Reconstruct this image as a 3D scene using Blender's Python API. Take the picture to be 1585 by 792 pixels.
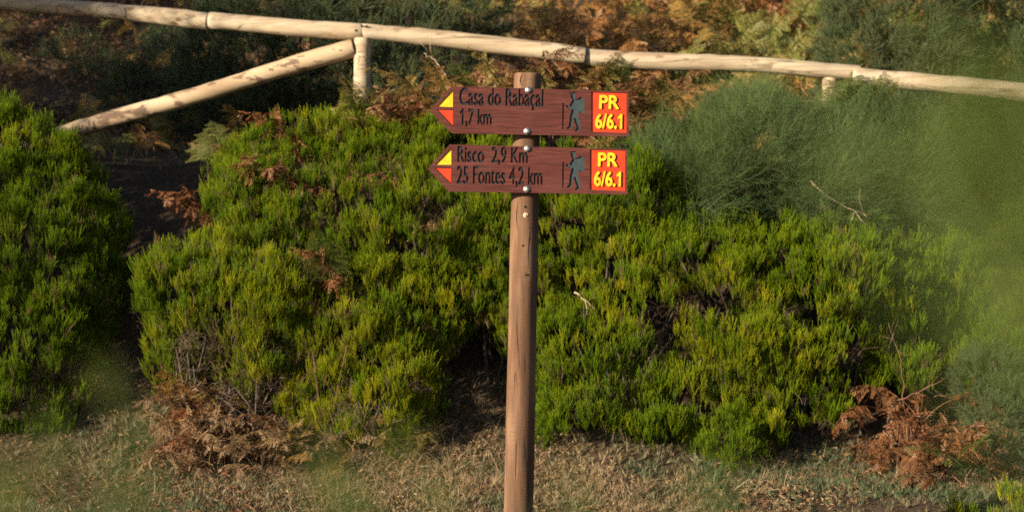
import bpy, math
import numpy as np
from mathutils import Vector, Matrix
from mathutils.geometry import delaunay_2d_cdt

for o in list(bpy.data.objects):
    bpy.data.objects.remove(o)
scene = bpy.context.scene
COL = scene.collection
R = math.radians
rng = np.random.default_rng(11)

# ------------------------------------------------------------------ camera
CAM = (0.0, -9.36, 1.70)
PITCH = -0.0209
cam_d = bpy.data.cameras.new('camera')
cam = bpy.data.objects.new('camera', cam_d)
COL.objects.link(cam)
cam.location = CAM
cam.rotation_euler = (math.pi / 2 + PITCH, 0, 0)
cam_d.lens = 85.0
cam_d.sensor_width = 36.0
cam_d.clip_start = 0.05
cam_d.clip_end = 2000
cam_d.dof.use_dof = True
cam_d.dof.focus_distance = 9.6
cam_d.dof.aperture_fstop = 3.2
scene.camera = cam

# ------------------------------------------------------------------ sky, sun, exposure
SUN_AZ, SUN_EL = R(54), R(17)          # to the left of and behind the camera, low
S = Vector((-math.sin(SUN_AZ) * math.cos(SUN_EL), -math.cos(SUN_AZ) * math.cos(SUN_EL), math.sin(SUN_EL)))
world = bpy.data.worlds.new('World')
scene.world = world
world.use_nodes = True
wn = world.node_tree
bg = wn.nodes['Background']
sky = wn.nodes.new('ShaderNodeTexSky')
sky.sky_type = 'NISHITA'
sky.sun_disc = False
sky.sun_elevation = SUN_EL
sky.sun_rotation = math.atan2(S.x, S.y) % (2 * math.pi)
wn.links.new(sky.outputs[0], bg.inputs[0])
bg.inputs[1].default_value = 0.05
sun_d = bpy.data.lights.new('sun', 'SUN')
sun_d.energy = 5.0
sun_d.angle = R(0.5)
sun_d.color = (1.0, 0.84, 0.60)
sun = bpy.data.objects.new('sun', sun_d)
COL.objects.link(sun)
sun.rotation_euler = S.to_track_quat('Z', 'Y').to_euler()
sun.location = (-20, -14, 12)
vs = scene.view_settings
vs.view_transform = 'Standard'
vs.look = 'None'
vs.exposure = 1.35
vs.gamma = 1.0
vs.use_curve_mapping = False
scene.render.engine = 'CYCLES'
scene.cycles.use_denoising = False
scene.cycles.max_bounces = 5
scene.cycles.diffuse_bounces = 2
scene.cycles.transparent_max_bounces = 4

# ------------------------------------------------------------------ layout helpers
FPX = 1585 * 85 / 36
def P(px, py, Y):
    """point at depth Y (metres behind the signpost) seen in the photograph at px, py"""
    dx, dz = (px - 792.5) / FPX, (396 - py) / FPX
    cp, sp = math.cos(PITCH), math.sin(PITCH)
    d = (dx, cp - dz * sp, sp + dz * cp)
    t = (Y - CAM[1]) / d[1]
    return np.array((CAM[0] + d[0] * t, Y, CAM[2] + d[2] * t))

def unit(v):
    v = np.asarray(v, float)
    return v / np.maximum(np.linalg.norm(v, axis=-1, keepdims=True), 1e-9)

_nr = np.random.default_rng(5)
_K = _nr.normal(size=(24, 3)); _PH = _nr.uniform(0, 6.283, 24)
def wob(p, f, o=0):
    """smooth noise, about -1..1, of points (n,3)"""
    k = np.roll(_K, o, 0)[:9] * f
    return np.sin(np.asarray(p) @ k.T + np.roll(_PH, o)[:9]).sum(-1) / 3.2

# ------------------------------------------------------------------ terrain profile
_ys = np.arange(-60, 400, 0.05)
_zs = np.interp(_ys, [-60, -12, -9, -4, 0.2, 2.25, 3.9, 5.0, 16, 60, 400],
                [1.6, 1.0, 0.95, 0.05, 0.0, 0.50, 1.74, 1.90, 6.9, 17, 60])
_ker = np.ones(9) / 9
_zs = np.convolve(np.pad(_zs, 4, 'edge'), _ker, 'valid')
def sstep(a, b, x):
    t = np.clip((x - a) / (b - a), 0, 1)
    return t * t * (3 - 2 * t)
def zg(x, y):
    x = np.asarray(x, float); y = np.asarray(y, float)
    z = np.interp(y, _ys, _zs)
    z = z - 0.087 * np.clip(x, -9, 9) * sstep(1.6, 3.4, y)
    p = np.stack([x, y, x * 0], -1)
    z = z + 0.022 * wob(p, 2.3) + 0.012 * wob(p, 6.1, 5) * sstep(-9, -5, y)
    return z

# ------------------------------------------------------------------ material helpers
def new_mat(name):
    m = bpy.data.materials.new(name)
    m.use_nodes = True
    nt = m.node_tree
    b = nt.nodes['Principled BSDF']
    return m, nt, b
def nd(nt, t, **kw):
    n = nt.nodes.new(t)
    for k, v in kw.items():
        setattr(n, k, v)
    return n
def mixc(nt, fac, a, b, mode='MIX'):
    m = nd(nt, 'ShaderNodeMix', data_type='RGBA', blend_type=mode)
    for sock, v in ((m.inputs[0], fac), (m.inputs[6], a), (m.inputs[7], b)):
        if isinstance(v, bpy.types.NodeSocket):
            nt.links.new(v, sock)
        elif isinstance(v, (int, float)):
            sock.default_value = v
        else:
            sock.default_value = (*v, 1)
    return m.outputs[2]
def ramp(nt, src, stops):
    r = nd(nt, 'ShaderNodeValToRGB')
    e = r.color_ramp.elements
    while len(e) < len(stops):
        e.new(0.5)
    for i, (p, c) in enumerate(stops):
        e[i].position = p
        e[i].color = (*c, 1) if len(c) == 3 else c
    nt.links.new(src, r.inputs[0])
    return r.outputs[0]
def noise(nt, scale, detail=3, vec=None, stretch=None, rough=0.55):
    n = nd(nt, 'ShaderNodeTexNoise')
    n.inputs['Scale'].default_value = scale
    n.inputs['Detail'].default_value = detail
    n.inputs['Roughness'].default_value = rough
    if vec is None:
        vec = nd(nt, 'ShaderNodeTexCoord').outputs['Object']
    if stretch:
        mp = nd(nt, 'ShaderNodeMapping')
        mp.inputs['Scale'].default_value = stretch
        nt.links.new(vec, mp.inputs[0])
        vec = mp.outputs[0]
    nt.links.new(vec, n.inputs['Vector'])
    return n.outputs[0]
def bump(nt, bsdf, h, strength, dist):
    b = nd(nt, 'ShaderNodeBump')
    b.inputs['Strength'].default_value = strength
    b.inputs['Distance'].default_value = dist
    nt.links.new(h, b.inputs['Height'])
    nt.links.new(b.outputs[0], bsdf.inputs['Normal'])

def leaf_mat(name, base, tip, alt, trans=0.28, rough=0.5, spec=0.3, inst=True):
    """t: 0 at the foot of a shoot, 1 at its tip.  tint: how far this plant leans to its other colour"""
    m, nt, b = new_mat(name)
    at = nd(nt, 'ShaderNodeAttribute', attribute_name='t')
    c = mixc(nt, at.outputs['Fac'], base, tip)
    if inst:
        ti = nd(nt, 'ShaderNodeAttribute', attribute_name='tint', attribute_type='INSTANCER').outputs['Fac']
    else:
        ti = nd(nt, 'ShaderNodeObjectInfo').outputs['Random']
    c = mixc(nt, ti, c, alt)
    nt.links.new(c, b.inputs['Base Color'])
    b.inputs['Roughness'].default_value = rough
    b.inputs['Specular IOR Level'].default_value = spec
    tr = nd(nt, 'ShaderNodeBsdfTranslucent')
    nt.links.new(c, tr.inputs[0])
    mx = nd(nt, 'ShaderNodeMixShader')
    mx.inputs[0].default_value = trans
    nt.links.new(b.outputs[0], mx.inputs[1])
    nt.links.new(tr.outputs[0], mx.inputs[2])
    nt.links.new(mx.outputs[0], nt.nodes['Material Output'].inputs[0])
    return m

def plain_mat(name, col, rough=0.6, metal=0.0, spec=0.4):
    m, nt, b = new_mat(name)
    n = noise(nt, 40, 3)
    c = mixc(nt, ramp(nt, n, [(.3, (0, 0, 0)), (.7, (1, 1, 1))]), tuple(v * 0.72 for v in col), tuple(min(1, v * 1.12) for v in col))
    nt.links.new(c, b.inputs['Base Color'])
    b.inputs['Roughness'].default_value = rough
    b.inputs['Metallic'].default_value = metal
    b.inputs['Specular IOR Level'].default_value = spec
    return m

M = {}
M['heath'] = leaf_mat('heath_needles', (0.020, 0.042, 0.004), (0.200, 0.315, 0.008), (0.46, 0.40, 0.014), 0.14, 0.55, 0.12)  # young tips are lighter; dark feet, bright tips also paint in shade between shoots
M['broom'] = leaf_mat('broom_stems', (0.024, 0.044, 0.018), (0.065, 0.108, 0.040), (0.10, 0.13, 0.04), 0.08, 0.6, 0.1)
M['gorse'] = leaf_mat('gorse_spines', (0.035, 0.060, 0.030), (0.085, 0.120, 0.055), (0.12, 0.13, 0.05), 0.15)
M['near'] = leaf_mat('near_leaves', (0.085, 0.135, 0.028), (0.14, 0.21, 0.042), (0.17, 0.22, 0.05), 0.35)
M['near_stem'] = plain_mat('green_stem', (0.13, 0.19, 0.05), .6)
M['grass'] = leaf_mat('grass_blades', (0.06, 0.085, 0.045), (0.125, 0.155, 0.075), (0.27, 0.19, 0.115), 0.2)
M['litter'] = leaf_mat('dry_litter', (0.10, 0.045, 0.022), (0.20, 0.095, 0.048), (0.28, 0.19, 0.10), 0.15)
M['twig'] = leaf_mat('grey_twigs', (0.07, 0.048, 0.037), (0.15, 0.105, 0.082), (0.06, 0.035, 0.025), 0.0, 0.8)
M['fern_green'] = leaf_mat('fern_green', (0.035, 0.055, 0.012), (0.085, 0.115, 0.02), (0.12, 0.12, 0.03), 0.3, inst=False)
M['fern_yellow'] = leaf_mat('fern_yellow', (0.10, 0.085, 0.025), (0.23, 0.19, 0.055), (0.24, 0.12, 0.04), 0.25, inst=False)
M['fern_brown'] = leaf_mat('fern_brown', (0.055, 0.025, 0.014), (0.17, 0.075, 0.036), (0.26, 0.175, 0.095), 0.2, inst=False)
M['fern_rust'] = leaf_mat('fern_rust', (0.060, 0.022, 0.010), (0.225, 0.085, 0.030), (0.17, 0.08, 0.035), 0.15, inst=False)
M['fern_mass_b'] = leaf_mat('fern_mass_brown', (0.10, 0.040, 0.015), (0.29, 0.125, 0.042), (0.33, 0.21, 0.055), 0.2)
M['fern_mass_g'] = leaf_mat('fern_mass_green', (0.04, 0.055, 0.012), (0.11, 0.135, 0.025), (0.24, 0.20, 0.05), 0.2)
M['tree_leaf'] = leaf_mat('tree_leaves', (0.04, 0.06, 0.02), (0.08, 0.11, 0.03), (0.10, 0.12, 0.03), 0.2)

m, nt, b = new_mat('bush_wood')
c = ramp(nt, noise(nt, 30, 4), [(0.3, (0.03, 0.022, 0.018)), (0.7, (0.10, 0.072, 0.058))])
nt.links.new(c, b.inputs['Base Color']); b.inputs['Roughness'].default_value = 0.85
M['wood'] = m
m, nt, b = new_mat('pale_dead_wood')
c = ramp(nt, noise(nt, 25, 4), [(0.3, (0.20, 0.13, 0.09)), (0.7, (0.42, 0.32, 0.22))])
nt.links.new(c, b.inputs['Base Color']); b.inputs['Roughness'].default_value = 0.8
M['deadwood'] = m
m, nt, b = new_mat('red_brown_stem')
c = ramp(nt, noise(nt, 25, 4), [(0.3, (0.07, 0.028, 0.018)), (0.7, (0.16, 0.075, 0.045))])
nt.links.new(c, b.inputs['Base Color']); b.inputs['Roughness'].default_value = 0.7
M['stem'] = m

m, nt, b = new_mat('soil')
n1 = noise(nt, 3.2, 6); n2 = noise(nt, 38, 5)
c = ramp(nt, n1, [(0.25, (0.018, 0.013, 0.010)), (0.5, (0.045, 0.031, 0.022)), (0.75, (0.085, 0.058, 0.037))])
c = mixc(nt, 0.55, c, ramp(nt, n2, [(0.3, (0.018, 0.013, 0.009)), (0.7, (0.11, 0.075, 0.045))]))
nt.links.new(c, b.inputs['Base Color']); b.inputs['Roughness'].default_value = 0.95
b.inputs['Specular IOR Level'].default_value = 0.15
bump(nt, b, n2, 0.7, 0.02)
M['soil'] = m

# ------------------------------------------------------------------ mesh helpers
class MB:
    def __init__(s):
        s.v = []; s.f = []; s.t = []; s.n = 0
    def add(s, V, F, t=0.5):
        V = np.asarray(V, float).reshape(-1, 3)
        F = [tuple(int(i) + s.n for i in f) for f in F]
        s.v.append(V); s.f += F
        s.t.append(np.broadcast_to(np.asarray(t, float), (len(V),)))
        s.n += len(V)
    def tube(s, pts, rad, sides=6, t=(0, 1), caps=True):
        pts = np.asarray(pts, float); n = len(pts)
        rad = np.broadcast_to(np.asarray(rad, float), (n,))
        tg = unit(np.gradient(pts, axis=0))
        ref = np.array((0.31, 0.17, 0.93)) if abs(tg[0][2]) < 0.8 else np.array((0.95, 0.2, 0.1))
        V = []
        for i in range(n):
            a = unit(np.cross(tg[i], ref)); bb = np.cross(tg[i], a)
            th = np.arange(sides) * 2 * math.pi / sides
            V.append(pts[i] + rad[i] * (np.cos(th)[:, None] * a + np.sin(th)[:, None] * bb))
        F = []
        for i in range(n - 1):
            for k in range(sides):
                a0 = i * sides + k; a1 = i * sides + (k + 1) % sides
                F.append((a0, a1, a1 + sides, a0 + sides))
        if caps:
            F.append(tuple(range(sides - 1, -1, -1)))
            F.append(tuple((n - 1) * sides + k for k in range(sides)))
        s.add(np.concatenate(V), F, np.repeat(np.linspace(t[0], t[1], n), sides))
    def leaf(s, base, d, side, L, W, t0, t1, fold=None):
        base = np.asarray(base, float); d = np.asarray(d); side = np.asarray(side)
        mid = base + d * L * 0.45
        if fold is not None:
            mid = mid + np.asarray(fold)
        s.add([base, mid + side * W * 0.5, base + d * L, mid - side * W * 0.5], [(0, 1, 2, 3)], [t0, t0 * .5 + t1 * .5, t1, t0 * .5 + t1 * .5])
    def mesh(s, name, mat, smooth=False):
        me = bpy.data.meshes.new(name)
        me.from_pydata(np.concatenate(s.v).tolist(), [], s.f)
        a = me.attributes.new('t', 'FLOAT', 'POINT')
        a.data.foreach_set('value', np.concatenate(s.t).astype(np.float32))
        if mat is not None:
            me.materials.append(mat)
        if smooth:
            me.polygons.foreach_set('use_smooth', [True] * len(me.polygons))
        return me

def obj(name, me, parent=None, loc=None, rot=None, scale=None):
    o = bpy.data.objects.new(name, me)
    COL.objects.link(o)
    if parent is not None:
        o.parent = parent
    if loc is not None: o.location = loc
    if rot is not None: o.rotation_euler = rot
    if scale is not None: o.scale = scale if hasattr(scale, '__len__') else (scale,) * 3
    return o
def tag(o, label=None, cat=None, group=None, kind=None):
    if label: o['label'] = label
    if cat: o['category'] = cat
    if group: o['group'] = group
    if kind: o['kind'] = kind
    return o
def empty(name, loc, label, cat, group=None, rot=None):
    o = obj(name, None, None, loc, rot)
    return tag(o, label, cat, group)

# ------------------------------------------------------------------ scatter of shoots (foliage, grass)
def proto(name, meshes):
    """prototype shoots, kept in a collection of their own that is not in the scene"""
    c = bpy.data.collections.new(name)
    for i, me in enumerate(meshes):
        o = bpy.data.objects.new('%s_%02d' % (name, i), me)
        c.objects.link(o)
    return c
_groups = {}
def scatter_group(coll):
    if coll.name in _groups:
        return _groups[coll.name]
    g = bpy.data.node_groups.new('scatter_' + coll.name, 'GeometryNodeTree')
    g.interface.new_socket('Geometry', in_out='INPUT', socket_type='NodeSocketGeometry')
    g.interface.new_socket('Geometry', in_out='OUTPUT', socket_type='NodeSocketGeometry')
    i = g.nodes.new('NodeGroupInput'); o = g.nodes.new('NodeGroupOutput')
    iop = g.nodes.new('GeometryNodeInstanceOnPoints')
    ci = g.nodes.new('GeometryNodeCollectionInfo')
    ci.inputs['Collection'].default_value = coll
    ci.inputs['Separate Children'].default_value = True
    ci.inputs['Reset Children'].default_value = True
    def na(name, typ):
        n = g.nodes.new('GeometryNodeInputNamedAttribute')
        n.data_type = typ; n.inputs['Name'].default_value = name
        return n.outputs['Attribute']
    g.links.new(i.outputs[0], iop.inputs['Points'])
    g.links.new(ci.outputs[0], iop.inputs['Instance'])
    iop.inputs['Pick Instance'].default_value = True
    g.links.new(na('idx', 'INT'), iop.inputs['Instance Index'])
    g.links.new(na('rot', 'FLOAT_VECTOR'), iop.inputs['Rotation'])
    g.links.new(na('scl', 'FLOAT'), iop.inputs['Scale'])
    g.links.new(iop.outputs[0], o.inputs[0])
    _groups[coll.name] = g
    return g
def eulers(d, roll):
    """z axis -> d, after a roll about it"""
    d = unit(d)
    ref = np.where(np.abs(d[:, 2:3]) < 0.99, np.array([[0, 0, 1.0]]), np.array([[1.0, 0, 0]]))
    x = unit(np.cross(ref, d)); y = np.cross(d, x)
    cr, sr = np.cos(roll)[:, None], np.sin(roll)[:, None]
    X = x * cr + y * sr; Y = -x * sr + y * cr
    return np.stack([np.arctan2(Y[:, 2], d[:, 2]), -np.arcsin(np.clip(X[:, 2], -1, 1)), np.arctan2(X[:, 1], X[:, 0])], -1)
def scatter(name, coll, pts, dirs, scl, tint, parent=None, origin=(0, 0, 0), roll=None):
    n = len(pts)
    me = bpy.data.meshes.new(name)
    me.vertices.add(n)
    me.vertices.foreach_set('co', (np.asarray(pts) - np.asarray(origin)).astype(np.float32).ravel())
    if roll is None:
        roll = rng.uniform(0, 6.283, n)
    for nm, ty, key, val in (('rot', 'FLOAT_VECTOR', 'vector', eulers(np.asarray(dirs, float), roll)),
                             ('scl', 'FLOAT', 'value', scl), ('tint', 'FLOAT', 'value', np.clip(tint, 0, 1))):
        a = me.attributes.new(nm, ty, 'POINT')
        a.data.foreach_set(key, np.broadcast_to(np.asarray(val, np.float32), (n, 3) if key == 'vector' else (n,)).astype(np.float32).ravel())
    a = me.attributes.new('idx', 'INT', 'POINT')
    a.data.foreach_set('value', rng.integers(0, len(coll.objects), n).astype(np.int32))
    o = obj(name, me, parent)
    md = o.modifiers.new('scatter', 'NODES')
    md.node_group = scatter_group(coll)
    o['kind'] = 'stuff'
    return o

# ------------------------------------------------------------------ prototype shoots
def spike(mb, base, d, L, nl, nw, step, ang, t0=0.0, bend=0.1, whorl=4, r=rng):
    """a shoot clothed in whorls of needles"""
    d = unit(d); base = np.asarray(base, float)
    bv = unit(np.cross(d, r.normal(size=3))) * bend * L
    ref = unit(np.cross(d, (0.3, 0.9, 0.21))); ref2 = np.cross(d, ref)
    n = max(3, int(L / step))
    for i in range(n):
        s = i / n
        p = base + d * L * s + bv * s * s
        a = ang * (1 - 0.55 * s)
        ln = nl * (0.75 + 0.5 * math.sin(math.pi * min(1, s + 0.15)))
        ph = i * 2.4 + r.uniform(-.3, .3)
        for k in range(whorl):
            th = ph + k * 2 * math.pi / whorl
            o = math.cos(th) * ref + math.sin(th) * ref2
            nd_ = unit(d * math.cos(a) + o * math.sin(a))
            sd = np.cross(nd_, o); sd = unit(sd)
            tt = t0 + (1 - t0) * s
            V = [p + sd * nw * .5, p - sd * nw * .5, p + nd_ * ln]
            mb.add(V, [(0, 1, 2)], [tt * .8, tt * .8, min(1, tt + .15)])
    mb.tube([base, base + d * L * .5 + bv * .25, base + d * L + bv], [nw * .6, nw * .5, nw * .3], 3, (t0 * .5, .6), False)

def heath_sprig(r):
    mb = MB()
    top = r.uniform(.10, .145)
    spike(mb, (0, 0, 0), (r.normal() * .1, r.normal() * .1, 1), top, .0085, .0022, .0042, 0.85, 0.0, .06, 4, r)
    for k in range(int(r.integers(3, 6))):
        th = k * 2.2 + r.uniform(0, 1.5); h = r.uniform(.0, .06)
        dd = (math.cos(th) * .30, math.sin(th) * .30, 1.0)
        spike(mb, (math.cos(th) * .003, math.sin(th) * .003, h), dd, r.uniform(.045, .075), .0078, .0021, .0045, 0.85, 0.15, .16, 4, r)
    return mb
pr = np.random.default_rng(3)
C_heath = proto('heath_sprig', [heath_sprig(pr).mesh('heath_sprig', M['heath']) for _ in range(8)])

def twig_mesh(r, L=.16, rad=.0022):
    mb = MB()
    def grow(p, d, L, rad, lev):
        n = 4; pts = [np.asarray(p, float)]
        for i in range(n):
            d = unit(d + r.normal(size=3) * .28)
            pts.append(pts[-1] + d * L / n)
        mb.tube(pts, np.linspace(rad, rad * .5, n + 1), 3, (0, 1), False)
        if lev:
            for k in range(3):
                q = pts[int(r.integers(1, n + 1))]
                grow(q, unit(d + r.normal(size=3) * .8), L * r.uniform(.45, .75), rad * .6, lev - 1)
    grow((0, 0, 0), np.array((0, 0, 1.0)), L, rad, 2)
    return mb
M['heath_dead'] = leaf_mat('dead_heath', (0.07, 0.038, 0.025), (0.19, 0.105, 0.065), (0.24, 0.16, 0.09), 0.1, 0.8, 0.1)
C_heath_dead = proto('dead_heath_sprig', [heath_sprig(pr).mesh('dead_heath_sprig', M['heath_dead']) for _ in range(4)])
C_twig = proto('twig', [twig_mesh(pr).mesh('twig', M['twig']) for _ in range(6)])

def broom_tuft(r, mat_len=.36, n=9, rad=.0017):
    mb = MB()
    for k in range(n):
        th = r.uniform(0, 6.283); sp = r.uniform(.05, .42)
        d = unit(np.array((math.cos(th) * sp, math.sin(th) * sp, 1.0)))
        L = mat_len * r.uniform(.6, 1.1)
        p = np.zeros(3); pts = [p]
        bend = r.normal(size=3) * .10
        for i in range(5):
            d = unit(d + bend + r.normal(size=3) * .12); p = p + d * L / 5; pts.append(p)
        mb.tube(pts, np.linspace(rad, rad * .45, 6), 3, (0.1, 1), False)
        for q in range(3):
            i = int(r.integers(1, 5)); d2 = unit(np.array(pts[i + 1]) - pts[i] + r.normal(size=3) * .025)
            l2 = L * r.uniform(.25, .5)
            mb.tube([pts[i], pts[i] + d2 * l2 * .5, pts[i] + d2 * l2 + bend * l2 * .6], [rad * .7, rad * .6, rad * .35], 3, (.3, 1), False)
    return mb
C_broom = proto('broom_tuft', [broom_tuft(pr).mesh('broom_tuft', M['broom']) for _ in range(8)])

def gorse_shoot(r):
    mb = MB()
    spike(mb, (0, 0, 0), (r.normal() * .1, r.normal() * .1, 1), r.uniform(.16, .22), .020, .0026, .0085, 1.0, 0, .1, 4, r)
    for k in range(7):
        th = k * 2.4 + r.uniform(0, 1); h = r.uniform(.01, .11)
        spike(mb, (0, 0, h), (math.cos(th) * .8, math.sin(th) * .8, .9), r.uniform(.06, .11), .016, .0026, .0085, 1.0, .2, .1, 4, r)
    return mb
C_gorse = proto('gorse_shoot', [gorse_shoot(pr).mesh('gorse_shoot', M['gorse']) for _ in range(6)])

def grass_tuft(r, n=13, L=.042, W=.0036, lay=1.25):
    mb = MB()
    for k in range(n):
        th = r.uniform(0, 6.283); o = np.array((math.cos(th), math.sin(th), 0)); side = np.array((-o[1], o[0], 0))
        l = L * r.uniform(.5, 1.3); a = r.uniform(.25, lay)
        p = o * r.uniform(0, .015); pts = [p]
        for i in range(3):
            ang = a * (0.5 + .55 * i)
            p = p + (o * math.sin(ang) + np.array((0, 0, 1)) * math.cos(ang)) * l / 3
            pts.append(p)
        w = W * r.uniform(.7, 1.3)
        V = []; T = []
        for i, q in enumerate(pts):
            ww = w * (1 - i / 3.3) * .5
            V += [q + side * ww, q - side * ww]; T += [i / 3] * 2
        mb.add(V, [(2 * i, 2 * i + 1, 2 * i + 3, 2 * i + 2) for i in range(3)], T)
    return mb
C_grass = proto('grass_tuft', [grass_tuft(pr).mesh('grass_tuft', M['grass']) for _ in range(8)])
C_straw = proto('straw_tuft', [grass_tuft(pr, 9, .11, .0026, 1.25).mesh('straw_tuft', M['grass']) for _ in range(6)])

def litter_piece(r):
    mb = MB()
    for k in range(5):
        p = r.normal(size=3) * .018; p[2] = abs(p[2]) * .5 + .004
        d = unit(np.array((r.normal(), r.normal(), r.normal() * .4))); sd = unit(np.cross(d, r.normal(size=3)))
        mb.leaf(p, d, sd, r.uniform(.015, .04), r.uniform(.006, .014), r.uniform(0, .6), r.uniform(.3, 1), np.cross(d, sd) * .004)
    return mb
C_litter = proto('litter_piece', [litter_piece(pr).mesh('litter_piece', M['litter']) for _ in range(8)])

def frond(r, L=.6, arch=.9, dead=0.0, npin=15, wid=.30, stem=.34):
    """bracken frond: arching rachis along +z bending to +x, two rows of pinnae, each with pinnules"""
    mb = MB()
    n = 16; p = np.zeros(3); pts = [p]; ang = r.uniform(.05, .2)
    tw = 0
    for i in range(n):
        ang += arch / n * (1 + 1.2 * i / n)
        tw += r.normal() * .05 * (1 + dead)
        p = p + np.array((math.sin(ang), tw * .35, math.cos(ang))) * L / n
        pts.append(p)
    pts = np.array(pts); tg = unit(np.gradient(pts, axis=0))
    mb.tube(pts, np.linspace(.0065, .0016, n + 1) * L, 4, (0, .4), False)
    for i in range(npin):
        s = stem + (1 - stem) * (i + .3) / npin
        f = s * n; j = min(int(f), n - 1); q = pts[j] + (pts[j + 1] - pts[j]) * (f - j); t = tg[j]
        lp = wid * L * (1 - ((s - stem) / (1 - stem)) ** 1.3) * r.uniform(.8, 1.1) + .012
        for sg in (-1, 1):
            sd = np.array((0, sg, 0.0))
            upn = unit(np.cross(t, sd) * sg)
            d = unit(sd + t * r.uniform(.25, .5) + upn * r.normal() * .12 + r.normal(size=3) * (.1 + .45 * dead) - np.array((0, 0, .35 * dead)))
            m = max(4, int(lp / (.020 * L))); pp = q.copy()
            curl = r.uniform(.2, .9) * dead
            w_ax = unit(np.cross(d, upn))
            for k in range(m):
                u = k / m
                d = unit(d - np.array((0, 0, 1)) * (.03 + curl * .12) + t * curl * .05)
                pp = pp + d * lp / m
                ll = (.30 * lp * (1 - u) ** .8 + .006) * r.uniform(.75, 1.1)
                ll = min(ll, .075 * L)
                for s2 in (-1, 1):
                    dd = unit(w_ax * s2 + d * .45 + upn * (r.normal() * .15 - .5 * dead * r.uniform(0, 1)))
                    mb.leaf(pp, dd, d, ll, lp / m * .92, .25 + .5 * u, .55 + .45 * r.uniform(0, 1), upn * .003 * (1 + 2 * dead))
    return mb
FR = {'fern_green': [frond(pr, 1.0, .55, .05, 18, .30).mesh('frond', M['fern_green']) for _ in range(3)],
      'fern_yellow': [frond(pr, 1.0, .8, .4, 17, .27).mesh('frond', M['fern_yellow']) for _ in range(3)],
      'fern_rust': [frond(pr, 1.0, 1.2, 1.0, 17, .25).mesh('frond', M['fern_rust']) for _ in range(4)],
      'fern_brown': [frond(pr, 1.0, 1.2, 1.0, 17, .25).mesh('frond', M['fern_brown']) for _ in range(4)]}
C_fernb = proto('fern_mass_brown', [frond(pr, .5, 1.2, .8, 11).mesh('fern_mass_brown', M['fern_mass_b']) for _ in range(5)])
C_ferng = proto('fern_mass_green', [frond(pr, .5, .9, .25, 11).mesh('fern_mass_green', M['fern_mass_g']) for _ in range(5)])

def near_spray(r):
    mb = MB()
    for k in range(7):
        th = r.uniform(0, 6.283); sp = r.uniform(.05, .5)
        d = unit(np.array((math.cos(th) * sp, math.sin(th) * sp, 1.0)))
        spike(mb, (0, 0, 0), d, r.uniform(.10, .2), .016, .0022, .006, 1.0, .1, .2, 3, r)
    return mb
C_near = proto('near_spray', [near_spray(pr).mesh('near_spray', M['near']) for _ in range(5)])

def leaf_clump(r):
    mb = MB()
    for k in range(40):
        p = r.normal(size=3) * .10; d = unit(r.normal(size=3) + np.array((0, 0, .5))); sd = unit(np.cross(d, r.normal(size=3)))
        mb.leaf(p, d, sd, r.uniform(.04, .08), .022, 0, 1)
    return mb
C_tree = proto('leaf_clump', [leaf_clump(pr).mesh('leaf_clump', M['tree_leaf']) for _ in range(5)])

# ================================================================== STRUCTURE: ground
def grid_axis(lo, hi, fine_lo, fine_hi, fine, n_out):
    a = np.arange(fine_lo, fine_hi + 1e-6, fine)
    l = fine_lo - np.geomspace(fine, fine_lo - lo, n_out)[::-1]
    h = fine_hi + np.geomspace(fine, hi - fine_hi, n_out)
    return np.concatenate([l, a, h])
gx = grid_axis(-180, 180, -6, 6, .09, 26)
gy = grid_axis(-58, 380, -1, 10, .08, 30)
X, Y = np.meshgrid(gx, gy)
Z = zg(X, Y)
nx, ny = len(gx), len(gy)
idx = np.arange(nx * ny).reshape(ny, nx)
gm = MB()
gm.v = [np.stack([X, Y, Z], -1).reshape(-1, 3)]; gm.t = [np.zeros(nx * ny)]; gm.n = nx * ny
gm.f = np.stack([idx[:-1, :-1], idx[:-1, 1:], idx[1:, 1:], idx[1:, :-1]], -1).reshape(-1, 4).tolist()
ground = obj('ground', gm.mesh('ground', M['soil'], True))
tag(ground, 'brown earth bank rising behind the signpost', 'ground', kind='structure')

# ================================================================== SIGNPOST
def glyph_loops(text):
    """outline polygons of a line of text in the built-in font"""
    cu = bpy.data.curves.new('lettering', 'FONT')
    cu.body = text
    o = bpy.data.objects.new('lettering', cu)
    COL.objects.link(o)
    bpy.ops.object.select_all(action='DESELECT')
    bpy.context.view_layer.objects.active = o
    o.select_set(True)
    bpy.ops.object.convert(target='CURVE')
    o = bpy.context.view_layer.objects.active
    loops = []
    for sp in o.data.splines:
        bp = sp.bezier_points; n = len(bp); pts = []
        for i in range(n):
            a, c2 = bp[i], bp[(i + 1) % n]
            A, B, C_, D = [np.array(v[:2]) for v in (a.co, a.handle_right, c2.handle_left, c2.co)]
            flat = abs(np.cross(unit(D - A), B - A)) + abs(np.cross(unit(D - A), C_ - A)) < 1e-3
            for t in ([0] if flat else [0, .25, .5, .75]):
                pts.append((1 - t) ** 3 * A + 3 * t * (1 - t) ** 2 * B + 3 * t * t * (1 - t) * C_ + t ** 3 * D)
        q = [pts[0]]
        for p_ in pts[1:]:
            if np.linalg.norm(p_ - q[-1]) > 1e-4:
                q.append(p_)
        if np.linalg.norm(q[0] - q[-1]) < 1e-4:
            q.pop()
        loops.append(np.array(q))
    d = o.data
    bpy.data.objects.remove(o); bpy.data.curves.remove(d)
    return loops
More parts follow.
